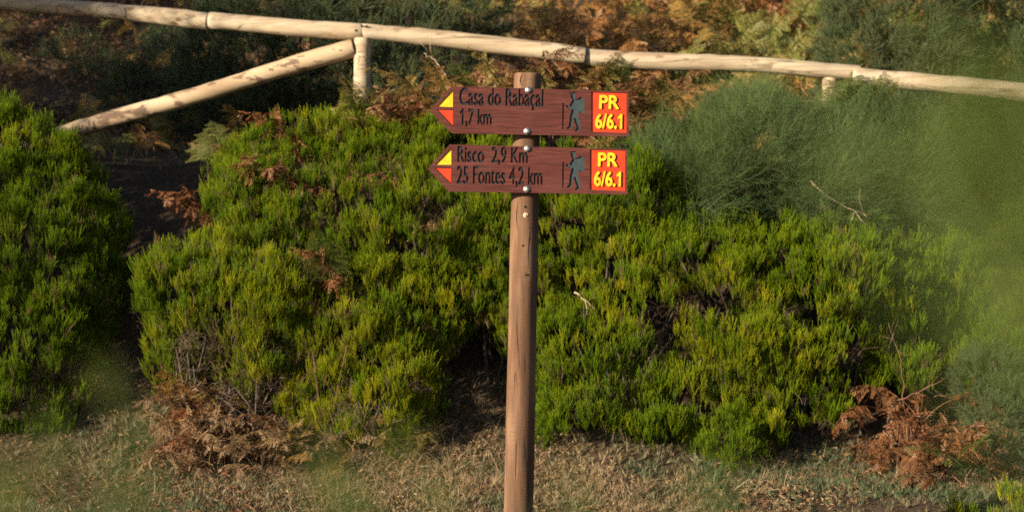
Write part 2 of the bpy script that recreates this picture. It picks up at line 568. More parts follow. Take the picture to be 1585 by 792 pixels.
def flagged_one(loops, i):
    """the built-in font's 1 is a bare bar: give it the flag of the photograph's figure"""
    lo, hi = loops[i].min(0), loops[i].max(0); w, h = hi - lo
    w = max(w, .11 * h)
    x1 = hi[0] + .25 * w; x0 = x1 - w
    loops[i] = np.array([(x0, lo[1]), (x1, lo[1]), (x1, hi[1]), (x1 - .75 * w, hi[1]), (x1 - 1.5 * w, hi[1] - .13 * h), (x1 - 2.5 * w, hi[1] - .2 * h), (x1 - 2.5 * w, hi[1] - .33 * h), (x0, hi[1] - .25 * h)])
    return loops
def area(l):
    x, y = l[:, 0], l[:, 1]
    return .5 * np.sum(x * np.roll(y, -1) - y * np.roll(x, -1))
def inside(pt, l):
    c = False; n = len(l)
    for i in range(n):
        a, b2 = l[i], l[(i + 1) % n]
        if (a[1] > pt[1]) != (b2[1] > pt[1]) and pt[0] < (b2[0] - a[0]) * (pt[1] - a[1]) / (b2[1] - a[1]) + a[0]:
            c = not c
    return c
def fit(loops, x0, x1, y0, y1, bold=0.0):
    """scale a line of text into a box, then thicken its strokes"""
    A = np.concatenate(loops); lo, hi = A.min(0), A.max(0)
    out = []
    x0 += bold; x1 -= bold
    for i, l in enumerate(loops):
        q = (l - lo) / (hi - lo) * np.array((x1 - x0, y1 - y0)) + np.array((x0, y0))
        hole = sum(inside(l[0], k) for j, k in enumerate(loops) if j != i) % 2 == 1
        if area(q) < 0: q = q[::-1]
        e1 = unit(q - np.roll(q, 1, 0)); e2 = unit(np.roll(q, -1, 0) - q)
        nrm = unit(np.stack([e1[:, 1], -e1[:, 0]], -1) + np.stack([e2[:, 1], -e2[:, 0]], -1))
        out.append(q + nrm * (-bold if hole else bold))
    return out
def plate(name, loops, thick, y_front, mat, parent):
    """flat plate with the given outline and holes (even-odd), its front at local y = y_front"""
    V = np.concatenate(loops); E = []; n0 = 0
    for l in loops:
        k = len(l)
        E += [(n0 + i, n0 + (i + 1) % k) for i in range(k)]; n0 += k
    vo, _, fo, _, _, _ = delaunay_2d_cdt([Vector(v) for v in V], E, [], 0, 1e-7)
    vo = np.array([tuple(v) for v in vo]); fo = np.array([f for f in fo if len(f) == 3])
    c = vo[fo].mean(1); ins = np.zeros(len(c), bool)
    for l in loops:
        a, b2 = l, np.roll(l, -1, 0)
        for p0, p1 in zip(a, b2):
            hit = (p0[1] > c[:, 1]) != (p1[1] > c[:, 1])
            if p0[1] != p1[1]:
                ins ^= hit & (c[:, 0] < (p1[0] - p0[0]) * (c[:, 1] - p0[1]) / (p1[1] - p0[1]) + p0[0])
    fo = fo[ins]
    n = len(vo)
    T = np.array([[1, -1][int(np.cross(vo[f[1]] - vo[f[0]], vo[f[2]] - vo[f[0]]) < 0)] for f in fo])
    fo = np.where(T[:, None] > 0, fo, fo[:, ::-1])
    W = np.concatenate([np.stack([vo[:, 0], np.full(n, y_front), vo[:, 1]], -1), np.stack([vo[:, 0], np.full(n, y_front + thick), vo[:, 1]], -1)])
    F = [tuple(f) for f in fo] + [tuple(int(q) + n for q in f[::-1]) for f in fo]
    cnt = {}
    for f in fo:
        for k in range(3):
            e = (int(f[k]), int(f[(k + 1) % 3])); cnt[e] = 1
    for (a, b2) in list(cnt):
        if (b2, a) not in cnt:
            F.append((b2, a, a + n, b2 + n))
    mm = MB(); mm.add(W, F)
    return obj(name, mm.mesh(name, mat), parent)

# materials of the signpost
m, nt, b = new_mat('stained_board')
tc = nd(nt, 'ShaderNodeTexCoord').outputs['Object']
g1 = noise(nt, 9, 6, tc, (1, 1, 14), .6); g2 = noise(nt, 40, 4, tc, (.6, 1, 12)); g3 = noise(nt, 5, 3, tc)
c = ramp(nt, g1, [(0.28, (0.030, 0.009, 0.008)), (0.5, (0.076, 0.0205, 0.017)), (0.75, (0.130, 0.040, 0.032))])
c = mixc(nt, ramp(nt, g2, [(0.35, (0, 0, 0)), (0.7, (.55, .55, .55))]), c, (0.07, 0.022, 0.02))
c = mixc(nt, ramp(nt, g3, [(0.45, (0, 0, 0)), (0.8, (.3, .3, .3))]), c, (0.13, 0.065, 0.052))
nt.links.new(c, b.inputs['Base Color']); b.inputs['Roughness'].default_value = .5
b.inputs['Specular IOR Level'].default_value = .18
bump(nt, b, g2, .6, .002)
M['board'] = m
m, nt, b = new_mat('post_timber')
tc = nd(nt, 'ShaderNodeTexCoord').outputs['Object']
g1 = noise(nt, 18, 5, tc, (1, 1, .12)); g2 = noise(nt, 6, 3, tc); g3 = noise(nt, 60, 3, tc, (.5, .5, 3)); 
ck = noise(nt, 9, 2, tc, (2.2, 2.2, .16), .4)
c = ramp(nt, g1, [(0.3, (0.050, 0.024, 0.015)), (0.5, (0.130, 0.070, 0.042)), (0.72, (0.24, 0.148, 0.095))])
c = mixc(nt, ramp(nt, g2, [(0.45, (0, 0, 0)), (0.75, (.6, .6, .6))]), c, (0.075, 0.050, 0.040))
c = mixc(nt, ramp(nt, g3, [(0.5, (0, 0, 0)), (0.75, (.35, .35, .35))]), c, (0.09, 0.055, 0.038))
c = mixc(nt, ramp(nt, noise(nt, 130, 3, tc, (1, 1, .05)), [(0.5, (0, 0, 0)), (0.68, (.6, .6, .6))]), c, (0.085, 0.05, 0.034))
crack = ramp(nt, ck, [(0.492, (0, 0, 0)), (0.5, (1, 1, 1)), (0.508, (0, 0, 0))])
msk = ramp(nt, noise(nt, 3.2, 1, tc), [(0.55, (0, 0, 0)), (0.62, (1, 1, 1))])
crack = mixc(nt, 1.0, crack, msk, 'MULTIPLY')
c = mixc(nt, crack, c, (0.03, 0.018, 0.012))
nt.links.new(c, b.inputs['Base Color']); b.inputs['Roughness'].default_value = .75
b.inputs['Specular IOR Level'].default_value = .12
bump(nt, b, mixc(nt, .5, g3, g1), .9, .004)
M['post'] = m
M['ink'] = plain_mat('dark_paint', (0.012, 0.014, 0.020), .45)
M['slate'] = plain_mat('slate_paint', (0.026, 0.045, 0.052), .5)
M['red'] = plain_mat('red_paint', (0.55, 0.036, 0.007), .5)
M['yellow'] = plain_mat('yellow_paint', (0.68, 0.42, 0.012), .5)
M['bolt'] = plain_mat('galvanised_steel', (0.50, 0.50, 0.49), .5, 1.0)
M['hole'] = plain_mat('dark_hole', (0.012, 0.009, 0.007), .9)
M['knot'] = plain_mat('pale_knot', (0.45, 0.34, 0.24), .8)

LEAN = R(1.15)
base = np.array((0.012, 0.0, float(zg(0.012, 0)) - .03))
sign = empty('signpost', base, 'brown wooden signpost with two arrow boards pointing left, standing on the grass', 'signpost', rot=(0, LEAN, 0))
cl, sl = math.cos(LEAN), math.sin(LEAN)
def LX(px, py, Y=-.075):
    """photograph pixel -> (x, z) in the leaning signpost's own frame"""
    d = P(px, py, Y) - base
    return np.array((d[0] * cl - d[2] * sl, d[0] * sl + d[2] * cl))
def box(pts, Y=-.075):
    return np.array([LX(*p, Y) for p in pts])

mb = MB()
top = LX(813, 113, 0)[1]
zz = np.concatenate([np.linspace(-.5, top - .012, 34), [top - .004, top]])
rr = np.interp(zz, [-.5, .5, top], [.062, .0575, .0525]) + .0007 * np.sin(zz * 9)
rr[-2] -= .002; rr[-1] -= .008
cx = LX(815, 200, 0)[0]
cxs = np.interp(zz, [0, top], [LX(803, 760, 0)[0] * 1.0, cx])
mb.tube(np.stack([cxs, 0.0015 * np.sin(zz * 4), zz], -1), rr, 40, (0, 1))
post = obj('post', mb.mesh('post', M['post'], True), sign)
def px_in_x(z):
    return float(np.interp(z, [0, top], [LX(803, 760, 0)[0], cx]))
# small holes, knots and a slot in the post's face
def disc(name, px, py, rx, rz, mat, proud=.0012):
    x, z = LX(px, py, -.055)
    x0 = px_in_x(z); rad = float(np.interp(z, [.5, top], [.0575, .0525])) + .0007 * math.sin(z * 9)
    n = 12; V = []
    for rr_, pr_ in ((1.0, -.001), (.7, proud), (0.0, proud)):
        for k in range(n):
            th = k * 2 * math.pi / n
            xx = x + rx * rr_ * math.cos(th); yy = -math.sqrt(max(rad ** 2 - (xx - x0) ** 2, 1e-6)) - pr_
            V.append((xx, yy, z + rz * rr_ * math.sin(th)))
    F = [(a * n + k, a * n + (k + 1) % n, (a + 1) * n + (k + 1) % n, (a + 1) * n + k) for a in (0, 1) for k in range(n)]
    mm = MB(); mm.add(V, F)
    obj(name, mm.mesh(name, mat), post)
disc('screw_hole', 813, 320, .005, .006, M['hole'])
disc('knot', 814, 333, .011, .010, M['knot']); disc('screw_hole', 815, 334, .0045, .0045, M['hole'], .0016)
disc('screw_hole', 809.5, 380, .0055, .0055, M['hole'])
disc('slot', 816, 425.5, .013, .0045, M['hole'])
for px0, py0, py1, w in ((801, 470, 575, .0016), (797, 575, 745, .0022), (811, 545, 650, .0030), (806, 114, 133, .0020), (809, 640, 720, .0014), (818, 345, 420, .0012), (800, 310, 360, .0010), (815, 690, 790, .0016)):
    mm = MB(); V = []; n = 26
    for i in range(n + 1):
        u = i / n; x, z = LX(px0 + 1.6 * math.sin(u * 5 + px0) + u * 1.5, py0 + (py1 - py0) * u, -.055)
        x0 = px_in_x(z); rad = float(np.interp(z, [.5, top], [.0575, .0525])) + .0009
        ww = w * math.sin(math.pi * (u * .96 + .02)) * (1 + .3 * math.sin(u * 23))
        for s in (-1, 1):
            xx = x + s * ww
            V.append((xx, -math.sqrt(max(rad ** 2 - (xx - x0) ** 2, 1e-6)), z))
    mm.add(V, [(2 * i, 2 * i + 1, 2 * i + 3, 2 * i + 2) for i in range(n)])
    obj('crack', mm.mesh('crack', M['hole']), post)

HIKER = [[(221, 95), (322, 88), (318, 160), (305, 190), (298, 205), (330, 205), (375, 195), (400, 168), (425, 178), (470, 195), (470, 400), (452, 420),
          (400, 415), (372, 385), (368, 420), (362, 490), (385, 560), (405, 640), (400, 690), (345, 718), (312, 712), (358, 672), (330, 600), (305, 520),
          (296, 490), (275, 560), (258, 640), (250, 668), (200, 682), (175, 672), (215, 640), (228, 560), (238, 470), (262, 390), (268, 350), (225, 355),
          (165, 318), (168, 298), (228, 318), (240, 270), (275, 228), (280, 205), (258, 180), (250, 130), (245, 103)],
         [(110, 262), (138, 262), (134, 470), (128, 680), (112, 680), (110, 470)]]
def hiker(x0, y0):
    return [box([(x0 + a / 10.56, y0 + b2 / 10.56) for a, b2 in l]) for l in HIKER]

def arrow_board(name, label, outline, tri_y, tri_r, lines, hk, panel, ptxt, bolts):
    yf = -.0800                     # front of the board
    body = plate(name, [box(outline)], .019, yf + .0062, M['board'], sign)
    tag(body, label)
    cut = []
    for txt, x0, y0, x1, y1, bold in lines:
        a, c2 = LX(x0, y1), LX(x1, y0)
        gl = glyph_loops(txt)
        if txt[0] == '1': gl = flagged_one(gl, min(range(len(gl)), key=lambda q: gl[q][:, 0].min()))
        loops = fit(gl, a[0], c2[0], a[1], c2[1], bold)
        cut += loops
        plate('lettering', loops, .0006, yf + .0056, M['ink'], body)
    hl = [fit([l], l[:, 0].min(), l[:, 0].max(), l[:, 1].min(), l[:, 1].max(), .0016)[0] + 0 for l in hiker(*hk)]; cut += hl
    plate('hiker_emblem', hl, .0006, yf + .0056, M['slate'], body)
    for nm, tri, mt in (('yellow_triangle', tri_y, 'yellow'), ('red_triangle', tri_r, 'red')):
        l = box(tri); cut.append(l)
        plate(nm, [l], .0010, yf + .0046, M[mt], body)
    l = box(panel); cut.append(l)
    pn = plate('route_panel', [l], .0010, yf + .0052, M['red'], body)
    for txt, x0, y0, x1, y1, bold in ptxt:
        a, c2 = LX(x0, y1), LX(x1, y0)
        gl = glyph_loops(txt)
        if txt[-1] == '1': gl = flagged_one(gl, max(range(len(gl)), key=lambda q: gl[q][:, 0].max()))
        plate('route_code', fit(gl, a[0], c2[0], a[1], c2[1], bold), .0062, yf - .0008, M['yellow'], body)
    plate('front_layer', [box(outline)] + cut, .0060, yf, M['board'], body)
    for bx, by in bolts:
        mm = MB(); x, z = LX(bx, by)
        n = 18; V = []
        prof = [(.0138, .0), (.0138, -.0016), (.0110, -.0020), (.0104, -.0048), (.0076, -.0075), (.0032, -.0086), (.0, -.0088)]
        for r_, y_ in prof:
            for k in range(n):
                th = k * 2 * math.pi / n
                V.append((x + r_ * math.cos(th), yf - .0002 + y_, z + r_ * math.sin(th)))
        F = [(a * n + k, a * n + (k + 1) % n, (a + 1) * n + (k + 1) % n, (a + 1) * n + k) for a in range(len(prof) - 1) for k in range(n)]
        mm.add(V, F)
        obj('bolt', mm.mesh('bolt', M['bolt'], True), body)
    return body
arrow_board('arrow_board', 'upper arrow board reading Casa do Rabaçal 1,7 km',
            [(664, 171), (699, 134), (973, 141.5), (973, 211.5), (699.5, 206.5)],
            [(676.5, 165), (701, 139), (701, 166)], [(676, 169.5), (701, 170), (701, 196)],
            [('Casa do Rabaçal', 710.5, 138.5, 841.5, 168.5, .0016), ('1,7 km', 711.5, 169.5, 761.5, 196, .0016)],
            (860, 135), [(915, 142.5), (969.5, 143.5), (969.5, 206), (915, 204)],
            [('PR', 927, 148.5, 958.5, 168, .0022), ('6/6.1', 921, 177, 963.5, 198.5, .0020)], [(818, 140), (816, 203.5)])
arrow_board('arrow_board', 'lower arrow board reading Risco 2,9 Km, 25 Fontes 4,2 km',
            [(661.5, 261), (696, 223.5), (971, 231), (971, 301), (695, 296.5)],
            [(673.5, 255), (698.5, 229), (698.5, 255)], [(672.5, 259.5), (698, 260), (698, 285)],
            [('Risco  2,9 Km', 707.5, 228.5, 817.5, 254, .0016), ('25 Fontes 4,2 km', 706.5, 259.5, 840, 287.5, .0016)],
            (860, 226), [(913, 231.5), (967.5, 232.5), (967.5, 295.5), (913, 293.5)],
            [('PR', 925, 237.5, 956.5, 257, .0022), ('6/6.1', 919, 266, 961.5, 287.5, .0020)], [(816.5, 230.5), (815.5, 293)])

# ================================================================== FENCE
m, nt, b = new_mat('peeled_log')
tc = nd(nt, 'ShaderNodeTexCoord').outputs['Object']
g1 = noise(nt, 4, 5, tc, (.35, 1, 1)); g2 = noise(nt, 30, 4, tc, (.12, 1, 1)); g3 = noise(nt, 11, 5, tc, (.6, 1.3, 1.3), .65)
c = ramp(nt, g1, [(0.3, (0.27, 0.20, 0.13)), (0.5, (0.41, 0.33, 0.235)), (0.7, (0.50, 0.43, 0.33))])
c = mixc(nt, ramp(nt, g2, [(0.42, (0, 0, 0)), (0.66, (.75, .75, .75))]), c, (0.24, 0.165, 0.10))
c = mixc(nt, ramp(nt, g3, [(0.58, (0, 0, 0)), (0.68, (.8, .8, .8))]), c, (0.16, 0.095, 0.055))
ck = noise(nt, 7, 2, tc, (.10, 1.7, 1.7), .4)
c = mixc(nt, ramp(nt, noise(nt, 2.2, 4, tc, (.5, 1, 1)), [(.45, (0, 0, 0)), (.7, (.55, .55, .55))]), c, (0.29, 0.255, 0.21))
c = mixc(nt, ramp(nt, ck, [(.488, (0, 0, 0)), (.5, (.85, .85, .85)), (.512, (0, 0, 0))]), c, (0.08, 0.05, 0.03))
vo = nd(nt, 'ShaderNodeTexVoronoi'); vo.inputs['Scale'].default_value = 7.5
mp = nd(nt, 'ShaderNodeMapping'); mp.inputs['Scale'].default_value = (.55, 1, 1)
nt.links.new(tc, mp.inputs[0]); nt.links.new(mp.outputs[0], vo.inputs['Vector'])
c = mixc(nt, ramp(nt, vo.outputs['Distance'], [(.07, (.85, .85, .85)), (.13, (0, 0, 0))]), c, (0.12, 0.065, 0.035))
nt.links.new(c, b.inputs['Base Color']); b.inputs['Roughness'].default_value = .75
b.inputs['Specular IOR Level'].default_value = .2
bump(nt, b, mixc(nt, .5, g2, ck), .7, .006)
M['log'] = m
m, nt, b = new_mat('barky_log')
tc = nd(nt, 'ShaderNodeTexCoord').outputs['Object']
g1 = noise(nt, 5, 5, tc, (.35, 1, 1)); g3 = noise(nt, 13, 5, tc, (.5, 1.2, 1.2), .65)
c = ramp(nt, g1, [(0.3, (0.22, 0.145, 0.09)), (0.55, (0.37, 0.275, 0.18)), (0.75, (0.46, 0.36, 0.255))])
c = mixc(nt, ramp(nt, g3, [(0.53, (0, 0, 0)), (0.58, (.85, .85, .85))]), c, (0.09, 0.05, 0.032))
nt.links.new(c, b.inputs['Base Color']); b.inputs['Roughness'].default_value = .8
bump(nt, b, g3, .5, .006)
M['bark_log'] = m

FY = 3.62
fence = empty('wooden_fence', P(561, 300, FY), 'pale peeled log fence with a diagonal brace, running along the bank top', 'fence')
f0 = np.array(fence.location)
def log(name, ctrl, rads, mat, seed, parent=fence, sides=20):
    """a slightly crooked, knobbly log along control points"""
    r = np.random.default_rng(seed)
    ctrl = np.array(ctrl); d = np.concatenate([[0], np.cumsum(np.linalg.norm(np.diff(ctrl, axis=0), axis=1))])
    L = d[-1]; n = max(8, int(L / .06)); s = np.linspace(0, L, n + 1)
    pts = np.stack([np.interp(s, d, ctrl[:, i]) for i in range(3)], -1)
    ph = r.uniform(0, 6, 4)
    pts[:, 2] += .006 * np.sin(s * 2.1 + ph[0]) + .003 * np.sin(s * 6 + ph[1])
    rad = np.interp(s, [0, L], rads) + .0022 * np.sin(s * 4.5 + ph[2]) + .0012 * r.normal(size=n + 1)
    ax = unit(ctrl[-1] - ctrl[0])
    pts = np.concatenate([[pts[0] - ax * .004], pts, [pts[-1] + ax * .004]]); rad = np.concatenate([[rad[0] * .95], rad, [rad[-1] * .95]])
    mm = MB(); mm.tube(pts - ctrl[0], rad, sides, (0, 1))
    return obj(name, mm.mesh(name, mat, True), parent, ctrl[0] - np.array(parent.location))
Q = lambda px, py, Y=FY: P(px, py, Y)
log('rail', [Q(-130, -6, FY + .5), Q(121, 11, FY + .28), Q(322, 34, FY + .1)], (.041, .046), M['log'], 1)
log('rail', [Q(325, 34.5, FY + .1), Q(448, 43, FY + .03), Q(561, 50)], (.046, .044), M['log'], 2)
log('rail', [Q(560, 50.5), Q(700, 63), Q(799, 75.5), Q(905, 88, FY - .02)], (.045, .048), M['log'], 3)
log('rail', [Q(900, 87.5), Q(1042, 97), Q(1199, 104), Q(1330, 114, FY - .03)], (.047, .043), M['log'], 4)
log('rail', [Q(1322, 116, FY - .06), Q(1400, 124, FY - .1), Q(1585, 144, FY - .2), Q(1760, 163, FY - .35)], (.049, .052), M['log'], 5)
fz = float(zg(P(561, 60, FY)[0], FY))
t_ = Q(561, 62)
log('fence_post', [np.array((t_[0] - .012, FY, fz - .3)), t_ + np.array((0, 0, .01))], (.048, .044), M['log'], 6)
t_ = Q(1285, 122); fz = float(zg(t_[0], FY))
log('fence_post', [np.array((t_[0], FY, fz - .3)), t_], (.046, .044), M['log'], 7)
# the brace runs from the post down behind the left bush to the ground
A = Q(547, 76); B = Q(130, 196, FY + .05); dirb = (B - A)
tq = 1.0
while True:
    E = A + dirb * tq
    if E[2] < float(zg(E[0], E[1])) - .05 or tq > 2.5: break
    tq += .02
log('brace', [A, B, E], (.050, .040), M['bark_log'], 8)
for px, py in ((560, 41.5), (568, 42.5), (551, 49)):
    mm = MB(); q = P(px, py, FY - .036); mm.tube([q - f0, q - f0 + np.array((0, -.012, .006))], [.005, .006], 8)
    obj('nail', mm.mesh('nail', M['hole']), fence)

# ================================================================== SHRUBS
def lobes_px(L):
    return [(P(px, py, Yd), np.array((a, b_, c_))) for px, py, Yd, a, b_, c_ in L]
ALL_LOBES = []
def bush_points(lobes, n_per_m2, up=.35, depth=.12, skip_back=.35, r=rng, lumps=None, clear=None):
    """points over the outer shell of a group of overlapping lobes, thinned at their backs and cut where they enter the ground"""
    Pp, Nn = [], []
    for i, (c, rad) in enumerate(lobes):
        ar = 4 * math.pi * ((rad[0] * rad[1]) ** 1.6 / 3 + (rad[0] * rad[2]) ** 1.6 / 3 + (rad[1] * rad[2]) ** 1.6 / 3) ** (1 / 1.6)
        n = int(ar * n_per_m2)
        u = unit(r.normal(size=(n, 3)))
        nrm = unit(u / rad)
        p = c + u * rad * (1 + .13 * wob(u * 1.0, 2.2, i)[:, None])
        keep = (nrm[:, 1] < .35) | (r.uniform(size=n) < skip_back)
        for j, (c2, r2) in enumerate(lobes):
            if j != i:
                keep &= (((p - c2) / r2) ** 2).sum(-1) > .80
        keep &= p[:, 2] > zg(p[:, 0], p[:, 1]) + .02
        keep &= nrm[:, 2] > -.75
        Pp.append(p[keep]); Nn.append(nrm[keep])
    return np.concatenate(Pp), np.concatenate(Nn)

def branches(lobes, name, parent, origin, r, mat, n=5, rad=.009):
    mb = MB()
    foot = np.mean([l[0] for l in lobes], 0); 
    fy = min(l[0][1] for l in lobes) + .15
    foot = np.array((foot[0], max(foot[1], fy), 0)); foot[2] = float(zg(foot[0], foot[1])) - .05
    for c, rd in lobes:
        for k in range(n):
            e = c + unit(r.normal(size=3) + np.array((0, -.2, .4))) * rd * .62
            fb = np.array((foot[0] * .5 + c[0] * .5, foot[1] * .5 + c[1] * .5, 0)) + np.array((r.normal() * .08, r.normal() * .08, 0))
            fb[2] = float(zg(fb[0], fb[1])) - .04
            mid = fb * .45 + e * .55 + r.normal(size=3) * .05
            u = np.linspace(0, 1, 7)[:, None]
            pts = (1 - u) ** 2 * fb + 2 * u * (1 - u) * mid + u * u * e
            mb.tube(pts - origin, np.linspace(rad, rad * .25, 7), 5, (0, 1), False)
    return obj(name, mb.mesh(name, mat, True), parent)

def heath_bush(label, L, seed, tint=0.0, dens=290, size=.76, lump=(.035, .07)):
    r = np.random.default_rng(seed)
    lobes = lobes_px(L)
    org = np.mean([l[0] for l in lobes], 0); org[2] = float(zg(org[0], org[1]))
    root = empty('heath_bush', org, label, 'heath bush', 'heath bushes on the bank')
    cp, cn = bush_points(lobes, dens, r=r)
    # leave bald, twiggy hollows
    hol = wob(cp, 5.5, 3) + .45 * wob(cp, 13, 8)
    keep = (hol > -1.4) & (wob(cp, 12.5, 4) + .5 * wob(cp, 27, 1) > -.84)      # dark pockets between the tussocks
    cp, cn = cp[keep], cn[keep]
    P_, D_, S_, T_ = [], [], [], []
    for c, nrm in zip(cp, cn):
        lr = r.uniform(*lump)
        off = r.normal() * .028 + .045 * float(wob(c[None], 8.0, 2)[0])
        ax = unit(nrm * .55 + np.array((0, 0, .75)) + r.normal(size=3) * .18)
        m_ = int(17 * (lr / .09) ** 2) + 6
        u = unit(r.normal(size=(m_, 3)) + ax * .9)
        pos = c + nrm * off + u * lr * r.uniform(.45, 1.0, (m_, 1)) * np.array((1, 1, .8)) - ax * .06
        d = unit(u * .20 + ax * .30 + np.array((0, 0, .95)) + r.normal(size=(m_, 3)) * .09)
        P_.append(pos); D_.append(d)
        S_.append(r.uniform(.6, 1.0) * r.uniform(.7, 1.25, m_) * size)
        lt = tint - .05 + .20 * r.normal() + .20 * float(wob(c[None], 3.0, 6)[0])
        T_.append(np.clip(lt + .10 * r.normal(size=m_), 0, .95))
    Pt, Dt, St, Tt = map(np.concatenate, (P_, D_, S_, T_))
    k = Pt[:, 2] > zg(Pt[:, 0], Pt[:, 1]) - .01
    dd = k & (r.uniform(size=len(Pt)) < .035 + .10 * (wob(Pt, 6.0, 9) > 1.0))
    k &= ~dd
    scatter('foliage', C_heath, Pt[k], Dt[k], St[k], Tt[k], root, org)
    scatter('dead_shoots', C_heath_dead, Pt[dd], Dt[dd], St[dd] * .9, r.uniform(0, 1, int(dd.sum())), root, org)
    # bare twigs under the green
    tp, tn = bush_points([(c, rd * .74) for c, rd in lobes], dens * .3, r=r)
    scatter('twigs', C_twig, tp, unit(tn * .6 + np.array((0, 0, .7)) + r.normal(size=tp.shape) * .35), r.uniform(.4, .8, len(tp)), r.uniform(.4, 1, len(tp)), root, org)
    branches(lobes, 'branches', root, org, r, M['wood'])
    return root, len(Pt)

tot = 0
HEATH = [
 ('big green heath bush filling the left edge, left of the dark gap', [(0, 290, 3.1, .42, .5, .36), (-110, 262, 3.25, .5, .5, .42), (85, 362, 2.95, .30, .45, .36), (5, 440, 2.75, .48, .45, .42), (102, 455, 2.75, .25, .4, .28), (70, 288, 3.15, .24, .4, .22), (30, 655, 2.32, .22, .2, .12), (-70, 560, 2.6, .5, .4, .38), (45, 565, 2.5, .29, .35, .34), (5, 632, 2.4, .28, .28, .20)], 21, .02),
 ('yellow-green heath mound just right of the dark gap, above the dead bracken', [(330, 455, 2.55, .36, .42, .30), (278, 455, 2.6, .19, .32, .25), (420, 480, 2.5, .26, .36, .32), (266, 540, 2.5, .12, .22, .18), (425, 570, 2.4, .20, .26, .20), (340, 530, 2.6, .25, .2, .25)], 22, .22),
 ('heath bush with ragged twiggy skirt, left of the dark hollow by the post', [(560, 520, 2.5, .36, .38, .34), (618, 570, 2.42, .22, .30, .30), (500, 590, 2.4, .20, .26, .26), (590, 645, 2.28, .15, .22, .20), (515, 650, 2.3, .11, .18, .12), (660, 490, 2.6, .16, .26, .24), (480, 480, 2.6, .22, .3, .25)], 23, .16),
 ('wide heath bush spread over the bank from the fence post to the arrow boards', [(470, 268, 3.2, .40, .40, .26), (585, 266, 3.3, .42, .40, .25), (715, 278, 3.25, .40, .42, .28), (530, 232, 3.4, .3, .22, .16), (640, 232, 3.45, .3, .22, .16), (545, 350, 2.95, .42, .42, .30), (665, 385, 2.85, .36, .40, .32), (405, 320, 3.0, .26, .4, .22), (420, 370, 2.85, .25, .35, .2), (770, 330, 3.1, .3, .4, .3)], 24, .0),
 ('heath bush directly behind the post, over the dark hollow', [(765, 420, 2.85, .26, .36, .30), (820, 480, 2.75, .20, .32, .26), (730, 460, 2.78, .18, .3, .20), (822, 550, 2.7, .10, .22, .18)], 25, -.04),
 ('broad heath bush right of the post, its skirt hanging over the grass', [(905, 385, 2.9, .34, .40, .32), (1000, 460, 2.72, .38, .40, .36), (925, 558, 2.5, .34, .36, .34), (1120, 430, 2.85, .38, .40, .32), (1115, 545, 2.52, .34, .34, .34), (1030, 598, 2.42, .26, .28, .22), (875, 622, 2.42, .15, .24, .20), (1130, 652, 2.36, .20, .22, .20), (960, 330, 3.05, .4, .4, .3), (925, 640, 2.3, .22, .2, .13), (1025, 655, 2.26, .16, .18, .11), (1120, 685, 2.22, .16, .18, .12), (860, 655, 2.3, .10, .16, .10)], 26, .06),
 ('heath bush below the grey-green broom, with bare reddish branches beneath', [(1275, 440, 2.78, .34, .40, .30), (1370, 445, 2.82, .26, .36, .26), (1225, 530, 2.58, .20, .28, .24), (1310, 565, 2.55, .15, .22, .12), (1200, 600, 2.45, .16, .24, .2), (1260, 640, 2.38, .17, .2, .11), (1190, 665, 2.3, .12, .16, .09)], 27, .06),
 ('heath bush at the right edge behind the out-of-focus green', [(1480, 445, 2.95, .30, .40, .26), (1570, 510, 2.95, .34, .40, .34), (1425, 570, 2.66, .22, .26, .14), (1520, 570, 2.7, .25, .28, .18), (1640, 430, 3.1, .4, .4, .4)], 28, .10),
]
for lb, L, sd, ti in HEATH:
    o, k = heath_bush(lb, L, sd, ti)
    tot += k
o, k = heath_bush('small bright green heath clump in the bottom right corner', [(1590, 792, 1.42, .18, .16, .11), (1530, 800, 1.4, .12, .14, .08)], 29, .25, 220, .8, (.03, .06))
print('heath shoots', tot + k)

def wiry_bush(name, label, cat, L, seed, coll, dens, out, up, scl, tint, inner=.62, wood=True, group=None):
    r = np.random.default_rng(seed)
    lobes = lobes_px(L)
    org = np.mean([l[0] for l in lobes], 0); org[2] = float(zg(org[0], org[1]))
    root = empty(name, org, label, cat, group)
    Pt, Dt = [], []
    for f in (inner, inner + .2):
        p, n = bush_points([(c, rd * f) for c, rd in lobes], dens, r=r)
        if seed == 31:
            p = p + n * .075 * wob(p, 7.0, 3)[:, None]; k = wob(p, 9, 5) > -1.1; p, n = p[k], n[k]
        Pt.append(p); Dt.append(unit(n * out + np.array((0, 0, up)) + r.normal(size=p.shape) * .22))
    Pt, Dt = np.concatenate(Pt), np.concatenate(Dt)
    scatter('foliage', coll, Pt, Dt, r.uniform(.7, 1.2, len(Pt)) * scl, np.clip(tint + .2 * r.normal(size=len(Pt)), 0, 1), root, org)
    if wood: branches(lobes, 'branches', root, org, r, M['wood'], 5, .012)
    return root
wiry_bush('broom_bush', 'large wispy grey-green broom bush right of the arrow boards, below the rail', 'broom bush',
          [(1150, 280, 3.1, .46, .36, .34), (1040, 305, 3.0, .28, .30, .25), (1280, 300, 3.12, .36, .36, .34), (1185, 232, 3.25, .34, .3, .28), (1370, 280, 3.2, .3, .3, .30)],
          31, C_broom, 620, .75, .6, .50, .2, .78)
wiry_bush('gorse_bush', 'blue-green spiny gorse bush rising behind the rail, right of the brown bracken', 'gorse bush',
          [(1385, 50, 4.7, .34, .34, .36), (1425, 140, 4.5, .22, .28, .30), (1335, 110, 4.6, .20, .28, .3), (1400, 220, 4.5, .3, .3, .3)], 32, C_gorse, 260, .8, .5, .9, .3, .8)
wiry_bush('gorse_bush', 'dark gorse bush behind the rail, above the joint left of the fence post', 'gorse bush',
          [(430, 30, 5.2, .40, .36, .36), (370, 110, 5.1, .34, .34, .36), (500, 90, 5.0, .3, .3, .4)], 33, C_gorse, 200, .8, .5, .9, .2, .8)
